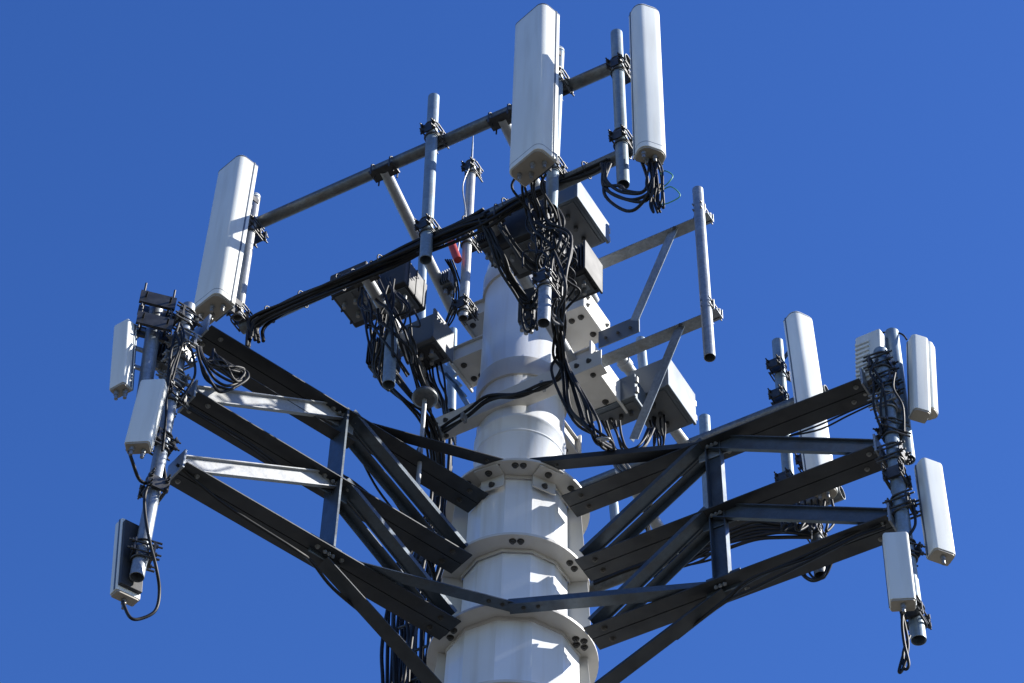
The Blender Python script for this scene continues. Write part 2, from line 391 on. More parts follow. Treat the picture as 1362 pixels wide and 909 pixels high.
# ---------------------------------------------------------------- clamps and mounting pipes
def clamp_mesh(r, w=.15, reach=.12):
    """pipe along local z at the origin, whatever it is clamped to lies at +y; rods run along y"""
    mb = MB()
    for y in (-(r + .012), r + .012):
        for zz in (-.035, .035):
            mb.box((0, y, zz), (w / 2, .005, .016)); 
        mb.box((0, y, 0), (w / 2 * .9, .004, .05))
    mb.box((0, r + reach - .03, 0), (w / 2, .006, .05))
    for sx in (-1, 1):
        for zz in (-.035, .035):
            x = sx * (w / 2 - .018)
            mb.tube((x, -(r + .055), zz), (x, r + reach + .02, zz), .0065, seg=8)
            for y in (-(r + .026), r + reach - .018): mb.tube((x, y - .008, zz), (x, y + .008, zz), .015, seg=6)
    return mb
def ubolt_mesh(r):
    mb = MB(); rr = r + .009; p = []
    p.append((-rr, .11, 0)); p.append((-rr, .03, 0))
    for k in range(9): a_ = PI + PI * k / 8; p.append((rr * math.cos(a_), rr * math.sin(a_), 0))
    p.append((rr, .03, 0)); p.append((rr, .11, 0))
    return p
def add_clamp(root, p, axis, front_, r, w=.17, reach=.13, mat='hard', nm='pipe_clamp'):
    mb = clamp_mesh(r, w, reach)
    for zz in (-.075, .075):
        mb.path([(x, y, zz) for x, y, _ in ubolt_mesh(r)], .007, 6, 2)
    o = mb.build(nm, mat); o.parent = root
    o.matrix_local = root.matrix_world.inverted() @ mat_at(p, frame(axis, front_))
    return o
PG = 'upright mounting pipes on the tower head'
def pipe(top, bot, label, r=.045, mat='blue', clamps=(), front_az=239, cap=False, name='mounting_pipe', clampmat='hard', group=PG):
    """clamps: fractions along the pipe from the top"""
    ax = frame(top - bot, azv(front_az)); root = thing(name, label, 'pipe', mat=mat_at(bot, ax), group=group)
    Lh = (top - bot).length
    mb = MB(); mb.tube((0, 0, 0), (0, 0, Lh), r, seg=24, wall=.005 if not cap else .005)
    mb.build('pipe_tube', mat, root)
    if cap:
        c = MB(); c.tube((0, 0, Lh - .03), (0, 0, Lh + .012), r + .004, r * .9, seg=20); c.build('end_cap', 'radome', root)
    for f_ in clamps:
        add_clamp(root, top.lerp(bot, f_), top - bot, azv(front_az), r, .135, .085 if r < .04 else .11, mat=clampmat)
    return root

NF = azv(AZ_F - 90)                      # outward normal of the front sector frame
# ---------------------------------------------------------------- the front sector frame
def rail_tube(mb, A, B, r): mb.tube(A, B, r, seg=22, wall=.006)
def collar_pt(px, py, off): return F(px, py, off)
OF = -1.6
ru = (F(338, 300, OF), F(836, 80, OF)); rl = (F(322, 437, OF), F(836, 203, OF))
zu = (ru[0].z + ru[1].z) / 2; zl = (rl[0].z + rl[1].z) / 2
print('rails', ru, rl)
sf = thing('sector_frame', 'front sector frame of two long sloping-looking rails facing the camera', 'antenna mount', (0, 0, zl), group='sector frames around the pole top')
for A, B in (ru, rl):
    mb = MB(); rail_tube(mb, A, B, .052); ro = mb.build('rail', 'rail', sf, True)
stand = [((510, 246), (603, 412), zu), ((668, 172), (790, 398), zu), ((487, 362), (585, 535), zl), ((652, 284), (768, 490), zl)]
for a0, b0, z in stand:
    ra, rb2 = (ru if z == zu else rl); rd = (rb2 - ra).normalized()
    A = ra + rd * (F(*a0, OF) - ra).dot(rd) - UP * .035; B = Zp(*b0, A.z)
    A = A + (A - B).normalized() * .02
    mb = MB(); mb.tube(A - UP * .03, B - UP * .03, .047, seg=20, wall=.006)
    d_ = (B - A).normalized()
    mb.tube(A + d_ * (.48 * (B - A).length) - UP * .03, A + d_ * (.52 * (B - A).length) - UP * .03, .058, seg=18)
    mb.build('standoff_tube', 'strut', sf, True)
    # saddle under the rail
    c = MB(); dr = (ru[1] - ru[0]).normalized()
    c.box(A - UP * .055, (.11, .06, .008), (dr, UP.cross(dr), UP))
    for s_ in (-.085, .085):
        q = A + dr * s_
        c.path([q + UP * -.10, q + UP * -.02 + NF * .0] , .007, 6, 1)
        pts = [(q + (UP.cross(dr)) * (.062 * math.cos(t_)) + UP * (.062 * math.sin(t_))) for t_ in [PI * k / 8 for k in range(9)]]
        pts = [pts[0] - UP * .11] + pts + [pts[-1] - UP * .11]
        c.path(pts, .007, 6, 2)
    c.build('rail_saddle', 'hard', sf, True)

# pole collars that carry the upper mounts
def zat(p, py):                      # height above the plan point p that the photo shows at row py
    lo, hi = 5., 30.
    for _ in range(50):
        m = (lo + hi) / 2; v = RW.transposed() @ (Vector((p.x, p.y, m)) - CAM)
        if H0 / 2 + v.y / v.z * FPX > py: lo = m
        else: hi = m
    return m
_s = azv(AZ_F + 90)
DZ1 = zat(azv(AZ_F) * .50 + _s * .10, 425) - (zu - .05)
DZ2 = zat(azv(AZ_F + 180) * .42, 432) - (zu - .05)
DZ3 = zat(azv(AZ_F + 180) * .42, 480) - (zl - .10)
print('DZ', DZ1, DZ2, DZ3, zu, zl)
def tower_collar(z0, label, rr, prof):
    t = thing('mount_collar', label, 'mount collar', (0, 0, z0), group='white bolted collars on the upper shaft')
    for az, ln, wd_, dz, sh in prof:
        z = z0 + dz; d = azv(az); s = UP.cross(d); hh = .085
        mb = MB(); st = rr * .8; L2 = (rr + ln - st) / 2; c = d * (st + L2) + s * sh; so_ = s * sh
        mb.box(c + UP * (z - hh), (L2, wd_, .006), (d, s, UP)); mb.box(c + UP * (z + hh), (L2, wd_, .006), (d, s, UP))
        for q in (-1, 1): mb.box(c + s * (q * (wd_ - .03)) + UP * z, (L2, .006, hh - .007), (d, s, UP))
        mb.build('bracket_box', 'white', t, True, .003)
        mb = MB(); mb.box(so_ + d * (rr + ln + .010) + UP * z, (.009, wd_ + .02, hh + .045), (d, s, UP)); mb.build('end_flange', 'white', t, True, .005)
        for q in (-1, 1):
            bolt(t, so_ + d * (rr + ln + .019) + s * (q * (wd_ - .04)) + UP * (z + .03), d, .019, 'zinc'); bolt(t, so_ + d * (rr + ln + .019) + s * (q * (wd_ - .04)) + UP * (z - .06), d, .019, 'zinc')
            bolt(t, so_ + d * (rr + ln * .72) + s * (q * wd_ * .5) + UP * (z - hh - .006), -UP, .021)
        bolt(t, so_ + d * (rr + ln * .4) + s * (-wd_ * .5) + UP * (z - hh - .006), -UP, .021)
    mb = MB(); loft(mb, [ngon(0, 0, rr + .012, 64, z0 - .1), ngon(0, 0, rr + .012, 64, z0 + .1)], True, False)
    q = ngon(0, 0, rr - .01, 64, z0 - .1); n = 64
    w = ngon(0, 0, rr + .012, 64, z0 - .1); mb.add(q + w, [(i, (i + 1) % n, n + (i + 1) % n, n + i) for i in range(n)])
    mb.build('collar_band', 'white', t, True)
    return t
tower_collar(zu - .05, 'upper white collar with bolted bracket boxes below the pole top', .335, [(AZ_F, .26, .20, DZ1, .10), (AZ_F + 180, .14, .17, DZ2, 0), (AZ_F + 90, .3, .15, .0, 0)])
tower_collar(zl - .10, 'lower white collar with bolted bracket boxes above the shaft seam', .345, [(AZ_F, .34, .28, .02, .14), (AZ_F + 180, .22, .16, DZ3, 0), (AZ_F + 90, .3, .15, .0, 0)])
# long flat cross plates of the lower collar
dr = azv(AZ_F)
mb = MB()
pa, pb = F(572, 586, -.36), F(800, 478, -.36)
cp = thing('cross_channel', 'long white channel crossing the shaft just above the weld seam', 'steel channel', (0, 0, pa.z))
zz = (pa.z + pb.z) / 2; pa.z = pb.z = zz
mb.beam(pa, pb, [(-.006, 0), (.10, 0), (.10, .008), (.004, .008), (.004, .17), (-.006, .17)] if dr.cross(UP).dot(NF) < 0 else [(.006, .17), (-.004, .17), (-.004, .008), (-.10, .008), (-.10, 0), (.006, 0)])
mb.build('channel', 'white', cp, True, .003)
for f_ in (.03, .09, .86, .93):
    bolt(cp, pa.lerp(pb, f_) + NF * .006 + UP * .09, NF, .018)
for f_ in (.07, .93): bolt(cp, pa.lerp(pb, f_) - NF * .06, (0, 0, -1), .018)

# ---------------------------------------------------------------- right bracket with pipe
rb = thing('offset_bracket', 'pair of long galvanised arms with diagonal struts right of the pole', 'antenna mount', (0, 0, zl), group=None)
def arm(a0, b0, off, w=.11, h=.10, mat='galv', nm='arm'):
    A, B = F(*a0, off), F(*b0, off); z = (A.z + B.z) / 2; A.z = B.z = z
    mb = MB(); mb.beam(A, B, [(-w / 2, -h / 2), (w / 2, -h / 2), (w / 2, -h / 2 + .007), (-w / 2 + .007, -h / 2 + .007), (-w / 2 + .007, h / 2), (-w / 2, h / 2)], UP)
    mb.build(nm, mat, rb, True); return A, B
A1, B1 = arm((735, 375), (945, 283), -.05)
A2, B2 = arm((762, 494), (957, 410), -.05)
def stick(A, B, root, nm='diagonal_strut', w=.042, mat='galv'):
    mb = MB(); mb.beam(A, B, [(-w, -.003), (w, -.003), (w, .004), (-w + .006, .004), (-w + .006, .05), (-w, .05)], up=-NF if abs((B - A).normalized().dot(UP)) > .3 else UP); return mb.build(nm, mat, root, True)
stick(F(897, 303, -.08), F(838, 440, .1), rb)
stick(F(905, 434, -.08), F(843, 584, .1), rb)
for (px, py) in ((897, 304), (905, 433), (930, 288), (942, 417), (925, 290), (938, 420)):
    bolt(rb, F(px, py, -.10) , NF, .014)
mb = MB(); A, B = F(796, 455, .08), F(850, 430, .08); A.z = B.z
mb.beam(A, B, [(-.01, -.10), (.0, -.10), (.0, .10), (-.01, .10)], UP); mb.build('mounting_plate', 'cab', rb, True, .003)
for q in (.2, .5, .8): bolt(rb, A.lerp(B, q) - UP * .03 + NF * .012, NF, .013)
for A, B in ((A1, B1), (A2, B2)):
    c = MB(); d_ = (B - A).normalized()
    q = B - d_ * .06 
    for y in (.07, -.03): c.box(q + NF * y, (.05, .005, .05), (d_, NF, UP))
    for y in (-.035, .035):
        for z_ in (-.035, .035): c.tube(q + d_ * y + UP * z_ - NF * .08, q + d_ * y + UP * z_ + NF * .13, .006, seg=8)
    c.build('end_clamp', 'zinc', rb, True)
pipe(F(928, 253, -.13), F(944, 476, -.13), 'bare galvanised pipe at the ends of the two right-hand bracket arms', .044, 'galv', (), front_az=AZ_F - 90)

# ---------------------------------------------------------------- rear sector frame
OB = 2.2
bf = thing('sector_frame', 'rear sector frame seen low behind the right truss arm', 'antenna mount', (0, 0, zl), group='sector frames around the pole top')
br = [(F(770, 655, OB), F(1100, 517, OB)), (F(775, 792, OB), F(1120, 650, OB))]
for A, B in br:
    z = (A.z + B.z) / 2; A.z = B.z = z; mb = MB(); rail_tube(mb, A, B, .06); mb.build('rail', 'rail', bf, True)
for a0, b0, z in (((915, 592), (822, 468), 0), ((902, 740), (822, 610), 0)):
    A = F(*a0, OB); B = Zp(*b0, A.z); mb = MB(); mb.tube(A - UP * .04, B - UP * .04, .05, seg=20, wall=.006)
    mb.tube(A.lerp(B, .88) - UP * .04, A.lerp(B, .93) - UP * .04, .062, seg=18)
    mb.build('standoff_tube', 'strut', bf, True)

# ---------------------------------------------------------------- mounting pipes of the sector frames
OP = OF - .13
pipe(F(340, 262, OP + .02), F(316, 422, OP + .02), 'pale pipe behind the lone big panel antenna on the left end of the rails', .04, 'strut', (.27, .97), 239, True)
pipe(F(577, 130, OP), F(566, 346, OP), 'bare blue-grey pipe without antenna clamped across both rails', .046, 'blue', (.23, .82), 239)
pipe(F(743, 68, OP), F(733, 278, OP), 'blue-grey pipe half hidden behind the central big panel antenna', .046, 'blue', (.19, .75), 239, True)
pipe(F(820, 45, OP), F(829, 246, OP), 'dark blue-grey pipe standing between the two big panels at top right', .046, 'blue', (.24, .72), 239)
pipe(F(1034, 455, OB + .13), F(1054, 700, OB + .13), 'dark pipe beside the distant panel behind the right truss arm', .05, 'blue', (.18, .35, .8), 59)
pipe(F(1058, 430, OB + .13), F(1091, 766, OB + .13), 'pipe behind the distant panel, its open foot showing under the right truss', .05, 'rail', (.6, .85), 59)
pipe(F(937, 556, OB + .1), F(944, 690, OB + .1), 'short pale blue pipe poking up behind the right truss upright', .05, 'blue', (), 59)
pipe(F(852, 452, 1.0), F(862, 560, 1.0), 'short pale pipe rising behind the blue-sided cabinet', .04, 'blue', (), 59)
pipe(F(815, 660, 1.7), F(819, 700, 1.7), 'short blue pipe stub seen under the right truss chord', .04, 'blue', (), 59)

# ---------------------------------------------------------------- panel antennas
def rrect(w, d, rf, rb_, seg=7):
    """plan outline, front at -y, counter-clockwise from above"""
    pts = []
    for cx, cy, r, a0 in ((-w / 2, -d, rf, 180), (w / 2, -d, rf, 270), (w / 2, 0, rb_, 0), (-w / 2, 0, rb_, 90)):
        ox = cx + (r if cx < 0 else -r); oy = cy + (r if cy < 0 else -r)
        for k in range(seg + 1):
            a_ = math.radians(a0 + 90 * k / seg); pts.append((ox + r * math.cos(a_), oy + r * math.sin(a_)))
    return pts
AG = 'tall white panel antennas'
def extr(mb, pl, z0, z1, inset_top=0, smooth=True):
    n = len(pl); cx = sum(p[0] for p in pl) / n; cy = sum(p[1] for p in pl) / n
    sc = lambda z, k: [Vector((cx + (x - cx) * k, cy + (y - cy) * k, z)) for x, y in pl]
    rings = [sc(z0, .985), sc(z0 + .006, 1), sc(z1 - .012, 1), sc(z1, .96)] if inset_top else [sc(z0, 1), sc(z1, 1)]
    loft(mb, rings, smooth)
def panel(top, bot, az, label, w=.30, d=.18, rf=.06, base='cream', group=AG, conn=4, lip=True, cat='antenna', name='panel_antenna', ring=True):
    ax = frame(top - bot, azv(az)); t = thing(name, label, cat, mat=mat_at(bot, ax), group=group); h = (top - bot).length
    mb = MB(); P = rrect(w, d, rf, .012)
    extr(mb, P, .0, h, 1); mb.v = [p for p in mb.v]; mb.build('radome', 'radome', t)
    if lip:
        mb = MB(); P2 = rrect(w + .008, .016, .004, .004); extr(mb, [(x, y + .0) for x, y in P2], .004, h - .004); mb.v = [p + Vector((0, -d * .18, 0)) for p in mb.v]; mb.build('side_seam', 'cab', t)
    if h > 1.2: mb = MB(); extr(mb, [(x * 1.008, -d / 2 + (y + d / 2) * 1.01) for x, y in P], h - .022, h - .012); mb.build('top_rim', 'radiogrey', t)
    if h > 1.2: mb = MB(); extr(mb, [(x * 1.004, -d / 2 + (y + d / 2) * 1.006) for x, y in P], .05, .055); mb.build('lower_rim', 'cab', t)
    mb = MB(); mb.box((0, .014, h / 2), (w * .33, .016, h / 2 - .03)); mb.build('back_plate', 'cab', t, bevel=.004)
    mb = MB(); extr(mb, [(x * .90, -d / 2 + (y + d / 2) * .9) for x, y in P], -.014, -.001); bc = mb.build('bottom_cap', base, t)
    for k in range(conn):
        x = (k - (conn - 1) / 2) * w * .8 / max(conn, 1); y = -d * (.35 if k % 2 else .62)
        c = MB(); c.tube((x, y, -.014), (x, y, -.05), .018, seg=10); c.tube((x, y, -.05), (x, y, -.085), .013, seg=10); c.build('connector', 'zinc', bc)
    if h > 1.2:
        for f_ in (.12, .86):
            mb = MB(); mb.box((0, .045, h * f_), (.05, .02, .035)); 
            for s_ in (-.04, .04): mb.box((s_, .085, h * f_), (.005, .05, .03))
            mb.build('tilt_bracket', 'hard', t, bevel=.003)
    return t
panel(F(327, 235, -1.95), F(295, 420, -1.95), 224, 'lone big white panel antenna at the left end of the rails, with a sunlit side', .31, .19)
panel(F(725, 37, -1.98), F(720, 232, -1.98), 222, 'central big white panel antenna, the tallest thing in the middle above the cable tangle', .335, .19)
panel(F(853, 28, -1.78), F(860, 218, -1.78), 290, 'big white panel antenna at top right with cable loops hanging below it', .215, .15, .07)
panel(F(1056, 434, 2.1), F(1088, 662, 2.1), 298, 'tall white panel antenna far back, crossed by the right truss arm', .235, .16, .07)

# ---------------------------------------------------------------- left end cluster
MG = 'small panel antennas on the outer ends of the truss arms'
pipe(L(251, 408, -.02), L(182, 768, -.02), 'long pale pipe on the outer end of the left truss arm', .047, 'galv', (), 217)
pipeL = bpy.context.scene.collection.objects[-1]
pipe(L(209, 400, .1), L(191, 530, .1), 'short pale pipe beside the upper end of the left truss pipe', .05, 'galv', (), 217)
def clampset(label, P, axis, items, front_az, r, mats=('hard',)):
    """one separate clamp thing per item"""
def free_clamp(p, axis, az, r, label, mat='hard', w=.15, reach=.05, group='loose-ended pipe clamps'):
    root = thing('pipe_clamp', label, 'clamp', p, group=group)
    mb = clamp_mesh(r, w, reach)
    for zz in (-.07, .07): mb.path([(x, y, zz) for x, y, _ in ubolt_mesh(r)], .008, 6, 2)
    o = mb.build('clamp_jaws', mat); o.parent = root; o.matrix_local = mat_at(Vector(), frame(axis, azv(az)))
    return root
axL = (L(251, 408, -.02) - L(182, 768, -.02)).normalized()
tpL, btL = L(251, 408, -.02), L(182, 768, -.02)
CLG = 'steel clamps gripping the left truss pipe'
for f_, az, m, lb in ((.06, 37, 'hard', 'uppermost blackened clamp at the tip of the left truss arm'), (.14, 217, 'zinc', 'bright clamp just under the uppermost one on the left truss pipe'),
                      (.21, 150, 'zinc', 'bright clamp at the height of the small looped cables, left truss pipe'), (.30, 37, 'zinc', 'bright clamp where the left truss arm\'s middle chord meets its pipe'),
                      (.36, 230, 'hard', 'blackened clamp right below the middle chord on the left truss pipe'), (.54, 37, 'hard', 'blackened clamp at the lowest chord of the left truss arm'),
                      (.70, 120, 'hard', 'dark clamp above the lowest antenna on the left truss pipe'), (.92, 200, 'hard', 'clamp near the open foot of the left truss pipe')):
    free_clamp(tpL.lerp(btL, f_), axL, az, .047, lb, m, group=CLG)
for f_, lb in ((0, 'topmost black clamp plate standing free above the left cluster'), (1, 'black clamp plate just below the topmost one, above the small bracketed antenna')):
    p = L(210 - 4 * f_, 400 + 28 * f_, .0); r_ = thing('clamp_plate', lb, 'clamp', p, group='black clamp plates above the left cluster')
    mb = MB(); mb.box((0, 0, 0), (.125, .012, .06)); mb.box((0, .12, 0), (.115, .012, .045))
    for s_ in (-.085, .085): mb.tube((s_ * 1.2, .0, -.1), (s_ * 1.2, .0, .15), .008, seg=8); mb.tube((s_, -.06, .0), (s_, .18, .0), .008, seg=8)
    o = mb.build('jaw_plates', 'hard', r_); o.matrix_local = mat_at(Vector(), frame(UP, azv(-75)))
panel(L(173, 440, .14), L(167, 524, .14), 235, 'small white antenna held out on thin brackets at the far left', .13, .10, .015, group=MG, conn=2, name='small_antenna')
for py in (436, 462, 487):
    A, B = L(176, py, .16), L(200, py + 8, .1); mb = MB(); mb.beam(A, B, [(-.012, -.012), (.012, -.012), (.012, .012), (-.012, .012)])
    solo(mb, 'side_bracket', 'galv', 'thin %s bracket holding the far left small antenna to its pipe' % {436: 'upper', 462: 'middle', 487: 'lower'}[py], 'bracket', 'brackets of the far left antenna')
panel(L(207, 520, -.12), L(186, 603, -.12), 262, 'white box antenna hanging in front of the left truss pipe, just below the middle chord', .17, .10, .018, group=MG, conn=2, name='small_antenna')
pl_ = panel(L(178, 696, .06), L(171, 790, .06), 128, 'lowest left box antenna turned side-on, with a drooping cable loop', .18, .08, .012, group=MG, conn=1, name='small_antenna')
for c_ in pl_.children:
    if c_.name.startswith('back_plate'): c_.data.materials[0] = M['radio']; c_.scale = (1.35, 1, 1)

def radio(center, az, size, label, mat='radio', fins=10, tilt=None, group='boxy radio units', conn=5, name='radio_unit', side=None):
    ax = frame(tilt if tilt else UP, azv(az)); w, d, h = size
    base = center - ax[2] * h / 2
    t = thing(name, label, 'radio unit', mat=mat_at(base, ax), group=group)
    mb = MB(); mb.box((0, 0, h / 2), (w / 2, d / 2, h / 2)); mb.build('housing', mat, t, bevel=.014)
    if d > .25:
        mb = MB()
        for q in (-.33, 0, .33): mb.box((0, q * d, h / 2 - .004), (w / 2 + .006, .006, h / 2 + .006))
        mb.build('casting_rib', mat, t, bevel=.002)
    if side: mb = MB(); mb.box((w / 2 + .014, -.01, h / 2), (.009, d / 2 + .015, h / 2 + .02)); mb.build('side_plate', side, t, bevel=.004)
    mb = MB()
    for k in range(fins): x = -w / 2 + w * (k + .5) / fins; mb.box((x, -d / 2 - .016, h / 2), (.003, .016, h / 2 * .9))
    
    if fins: mb.build('heat_sink', mat, t)
    mb = MB(); mb.box((0, 0, -.006), (w / 2 * .82, d / 2 * .7, .006)); mb.box((0, 0, -.014), (.008, d / 2 * .7, .004)); cpn = mb.build('connector_panel', 'radiogrey' if mat == 'radio' else 'radio', t, bevel=.003)
    if d > .25: c = MB(); c.box((w * .22, d * .1, -.012), (w * .1, d * .12, .002)); c.build('rating_plate', 'galv', cpn)
    for k in range(conn):
        c = MB(); x = (k - (conn - 1) / 2) * w * .75 / conn; c.tube((x, d * .15 * (1 if k % 2 else -1), -.012), (x, d * .15 * (1 if k % 2 else -1), -.07), .016, seg=10); c.build('connector', 'zinc', cpn)
    mb = MB()
    mb.path([(-w * .3, 0, h), (-w * .3, 0, h + .05), (w * .3, 0, h + .05), (w * .3, 0, h)], .007, 6, 3); mb.build('carry_handle', 'hard', t)
    return t
radio(L(220, 470, .25), 300, (.20, .12, .30), 'dark radio unit wedged between the two left truss pipes', conn=3, fins=8)

# ---------------------------------------------------------------- right end cluster
axR = (F(1172, 470, 0) - F(1222, 850, 0)).normalized(); tpR, btR = F(1171, 468, -.02), F(1222, 852, -.02)
pipe(tpR, btR, 'long pipe on the outer end of the right truss arm', .05, 'blue', (), 329)
pipe(F(1186, 443, .12), F(1208, 612, .12), 'shorter pipe with an open foot beside the right truss pipe', .05, 'blue', (), 329)
CRG = 'steel clamps gripping the right truss pipe'
for f_, az, m, lb in ((.05, 329, 'hard', 'uppermost clamp on the right truss pipe, beside the corrugated box'), (.13, 150, 'hard', 'second clamp from the top of the right truss pipe'), (.20, 330, 'zinc', 'clamp just above the middle chord on the right truss pipe'),
                      (.30, 200, 'hard', 'clamp below the bright one on the right truss pipe'), (.39, 329, 'hard', 'clamp where the right middle chord meets its pipe'), (.47, 60, 'hard', 'clamp beside the head of the slanting lower right antenna'),
                      (.57, 150, 'hard', 'clamp at the right lowest chord'), (.72, 20, 'hard', 'clamp behind the hanging right box antenna'), (.93, 60, 'hard', 'clamp with long threaded rods at the open foot of the right truss pipe')):
    free_clamp(tpR.lerp(btR, f_), axR, az, .05, lb, m, group=CRG)
pr_ = panel(F(1164, 458, .1), F(1166, 520, .1), 235, 'corrugated pale box antenna at the tip of the right truss arm', .20, .12, .012, group=MG, conn=3, name='small_antenna')
mb = MB()
for k in range(9): mb.box((-.04, -.126, .04 + k * .045), (.055, .01, .012))
mb.build('ridged_cover', 'radome', pr_, bevel=.004)
panel(F(1216, 462, .1), F(1219, 560, .1), 285, 'twin-edged white antenna on the upper right of the right cluster', .13, .12, .03, group=MG, conn=0, name='small_antenna')
c0 = F(1231, 452, .2); panel(F(1226, 464, .16), F(1230, 552, .16), 330, 'slim rounded white antenna directly behind the twin-edged one', .11, .09, .035, group=MG, conn=0, name='small_antenna')
panel(F(1229, 628, .12), F(1246, 748, .12), 292, 'slanting white antenna lower right of the right truss pipe', .165, .12, .03, group=MG, conn=1, name='small_antenna')
panel(F(1191, 724, -.2), F(1201, 812, -.2), 262, 'white box antenna hanging in front of the right truss pipe, below the lowest chord', .165, .11, .02, group=MG, conn=1, name='small_antenna')

# ---------------------------------------------------------------- whip antenna and disc rod
wt, wb = F(627, 222, -.75), F(616, 424, -.75)
t = pipe(wt, wb, 'slim pale mast with a whip antenna on its tip, left of the pole top', .038, 'strut', (.5, .93), 239, name='whip_mast', group=None)
mb = MB(); mb.tube((0, 0, (wt - wb).length), (0, 0, (wt - wb).length + .35), .011, .007, seg=8); mb.tube((0, 0, (wt - wb).length + .35), (0, 0, (wt - wb).length + .62), .005, .002, seg=6); mb.build('whip', 'galv', t)
add_clamp(t, wt - UP * .04, wt - wb, azv(239), .038, w=.12, reach=.04)
p = Zp(565, 531, 16.2); 
p = F(565, 531, -.9)
t = thing('disc_rod', 'white disc on a thin rod standing behind the left truss arm', 'antenna', (p.x, p.y, F(568, 655, -.9).z), group=None)
zb = F(568, 655, -.9).z
mb = MB(); mb.tube((0, 0, 0), (0, 0, p.z - zb), .017, seg=12); mb.build('rod', 'strut', t)
mb = MB(); loft(mb, [ngon(0, 0, .075, 32, p.z - zb - .01), ngon(0, 0, .098, 32, p.z - zb), ngon(0, 0, .098, 32, p.z - zb + .02), ngon(0, 0, .085, 32, p.z - zb + .05)], True); mb.build('disc', 'rail', t)
pipe(F(726, 362, -1.75), F(723, 430, -1.75), 'short pale pipe with an open foot in front of the shaft, below the cable tangle', .045, 'galv', (.2,), 239)
pipe(F(521, 440, -1.3), F(517, 512, -1.3), 'short blue-grey pipe with an open foot under the left cable tangle', .047, 'blue', (), 239)
pipe(F(563, 300, .6), F(560, 430, .6), 'blue-grey pipe standing behind the left standoff tube', .04, 'blue', (), 59)
pipe(F(602, 440, .9), F(600, 548, .9), 'thin blue-grey pipe far behind, left of the shaft', .042, 'blue', (), 59)

# ---------------------------------------------------------------- radios and cabinets
radio(F(480, 392, -1.0), 239, (.34, .42, .22), 'dark deep radio unit below the left rail, outermost of the left pair', fins=0)
radio(F(532, 386, -.85), 239, (.30, .34, .32), 'dark radio unit under the rail, right of the outermost one', fins=0)
radio(F(566, 458, -.7), 239, (.30, .28, .30), 'grey radio unit on the left flank of the shaft, below the dark pair', mat='radiogrey', fins=0, side='radiogrey')
radio(F(598, 377, -.4), 239, (.10, .12, .16), 'small blue-grey box by the foot of the whip mast', mat='radiogrey', fins=5, conn=2)
radio(F(512, 476, -.7), 239, (.20, .18, .30), 'dark radio unit buried in the cables above the white disc')
radio(F(706, 318, -1.3), 239, (.40, .36, .36), 'large black radio unit in front of the pole top, inside the cable tangle', fins=0)
radio(F(660, 325, -1.2), 239, (.16, .26, .24), 'narrow black radio unit left of the large one, under the rail')
radio(F(703, 412, -1.1), 250, (.13, .12, .36), 'slim black filter box hanging against the lit shaft', fins=0)
radio(F(769, 365, -.7), 239, (.24, .26, .30), 'black radio unit with a pale side plate above the upper white bracket', side='radio')
def cabinet(c, az, size, label, tilt=None):
    ax = frame(tilt if tilt else UP, azv(az)); w, d, h = size
    t = thing('equipment_cabinet', label, 'cabinet', mat=mat_at(c - ax[2] * h / 2, ax), group='grey equipment cabinets')
    mb = MB(); mb.box((0, 0, h / 2), (w / 2, d / 2, h / 2)); mb.build('body', 'cab', t, bevel=.008)
    mb = MB(); mb.box((0, -d / 2 - .014, h / 2), (w / 2 + .012, .012, h / 2 + .012)); dr_ = mb.build('door', 'cab', t, bevel=.006)
    mb = MB(); mb.box((0, 0, -.004), (w / 2 - .03, d / 2 - .03, .004)); gp_ = mb.build('gland_plate', 'radiogrey', t)
    for s_ in (.25, .75): m2 = MB(); m2.box((w / 2 + .02, -d / 2 - .01, h * s_), (.012, .014, .03)); m2.build('latch', 'zinc', dr_, bevel=.002)
    for k in range(3): m2 = MB(); m2.tube((-w * .25 + k * w * .25, 0, -.008), (-w * .25 + k * w * .25, 0, -.05), .018, seg=10); m2.build('cable_gland', 'hard', gp_)
    return t
cabinet(F(766, 290, -.75), -31.5, (.50, .26, .22), 'grey cabinet with a pale overhanging door, right of the central antenna foot')
cabinet(F(878, 530, .75), -31.5, (.46, .34, .34), 'blue-sided cabinet with a pale door behind the lower bracket arm')
cabinet(F(826, 538, .45), 239, (.36, .22, .24), 'plain pale cabinet right of the lower white collar')

# ---------------------------------------------------------------- cables
def cable(pts, label, r=.011, group='black coax cables', mat='black', name='cable', sub=6, jit=.014):
    pts = [Vector(p) + (Vector((random.gauss(0, 1), random.gauss(0, 1), random.gauss(0, 1))) * jit if 0 < i < len(pts) - 1 else Vector()) for i, p in enumerate(pts)]
    mb = MB(); mb.path(pts, r, 7, sub); return solo(mb, name, mat, label, 'cable', group)
def bundle(px, offs, n, label, spread=.03, r=.011, group=None, plane_=F, jitter=.4, mat='black'):
    """n individual cables following the same route"""
    for k in range(n):
        a_ = 2 * PI * k / n + .7; rad = spread * (1 if n > 3 else .6) * (.4 + .6 * ((k * 7) % 5) / 4)
        P = []
        for j, (x, y) in enumerate(px):
            o = offs[j] if isinstance(offs, (list, tuple)) else offs
            q = plane_(x, y, o); aa = a_ + j * jitter
            q = q + UP * rad * math.sin(aa) + azv(20) * rad * math.cos(aa)
            P.append(q)
        cable(P, label, r, group or label + 's', mat)
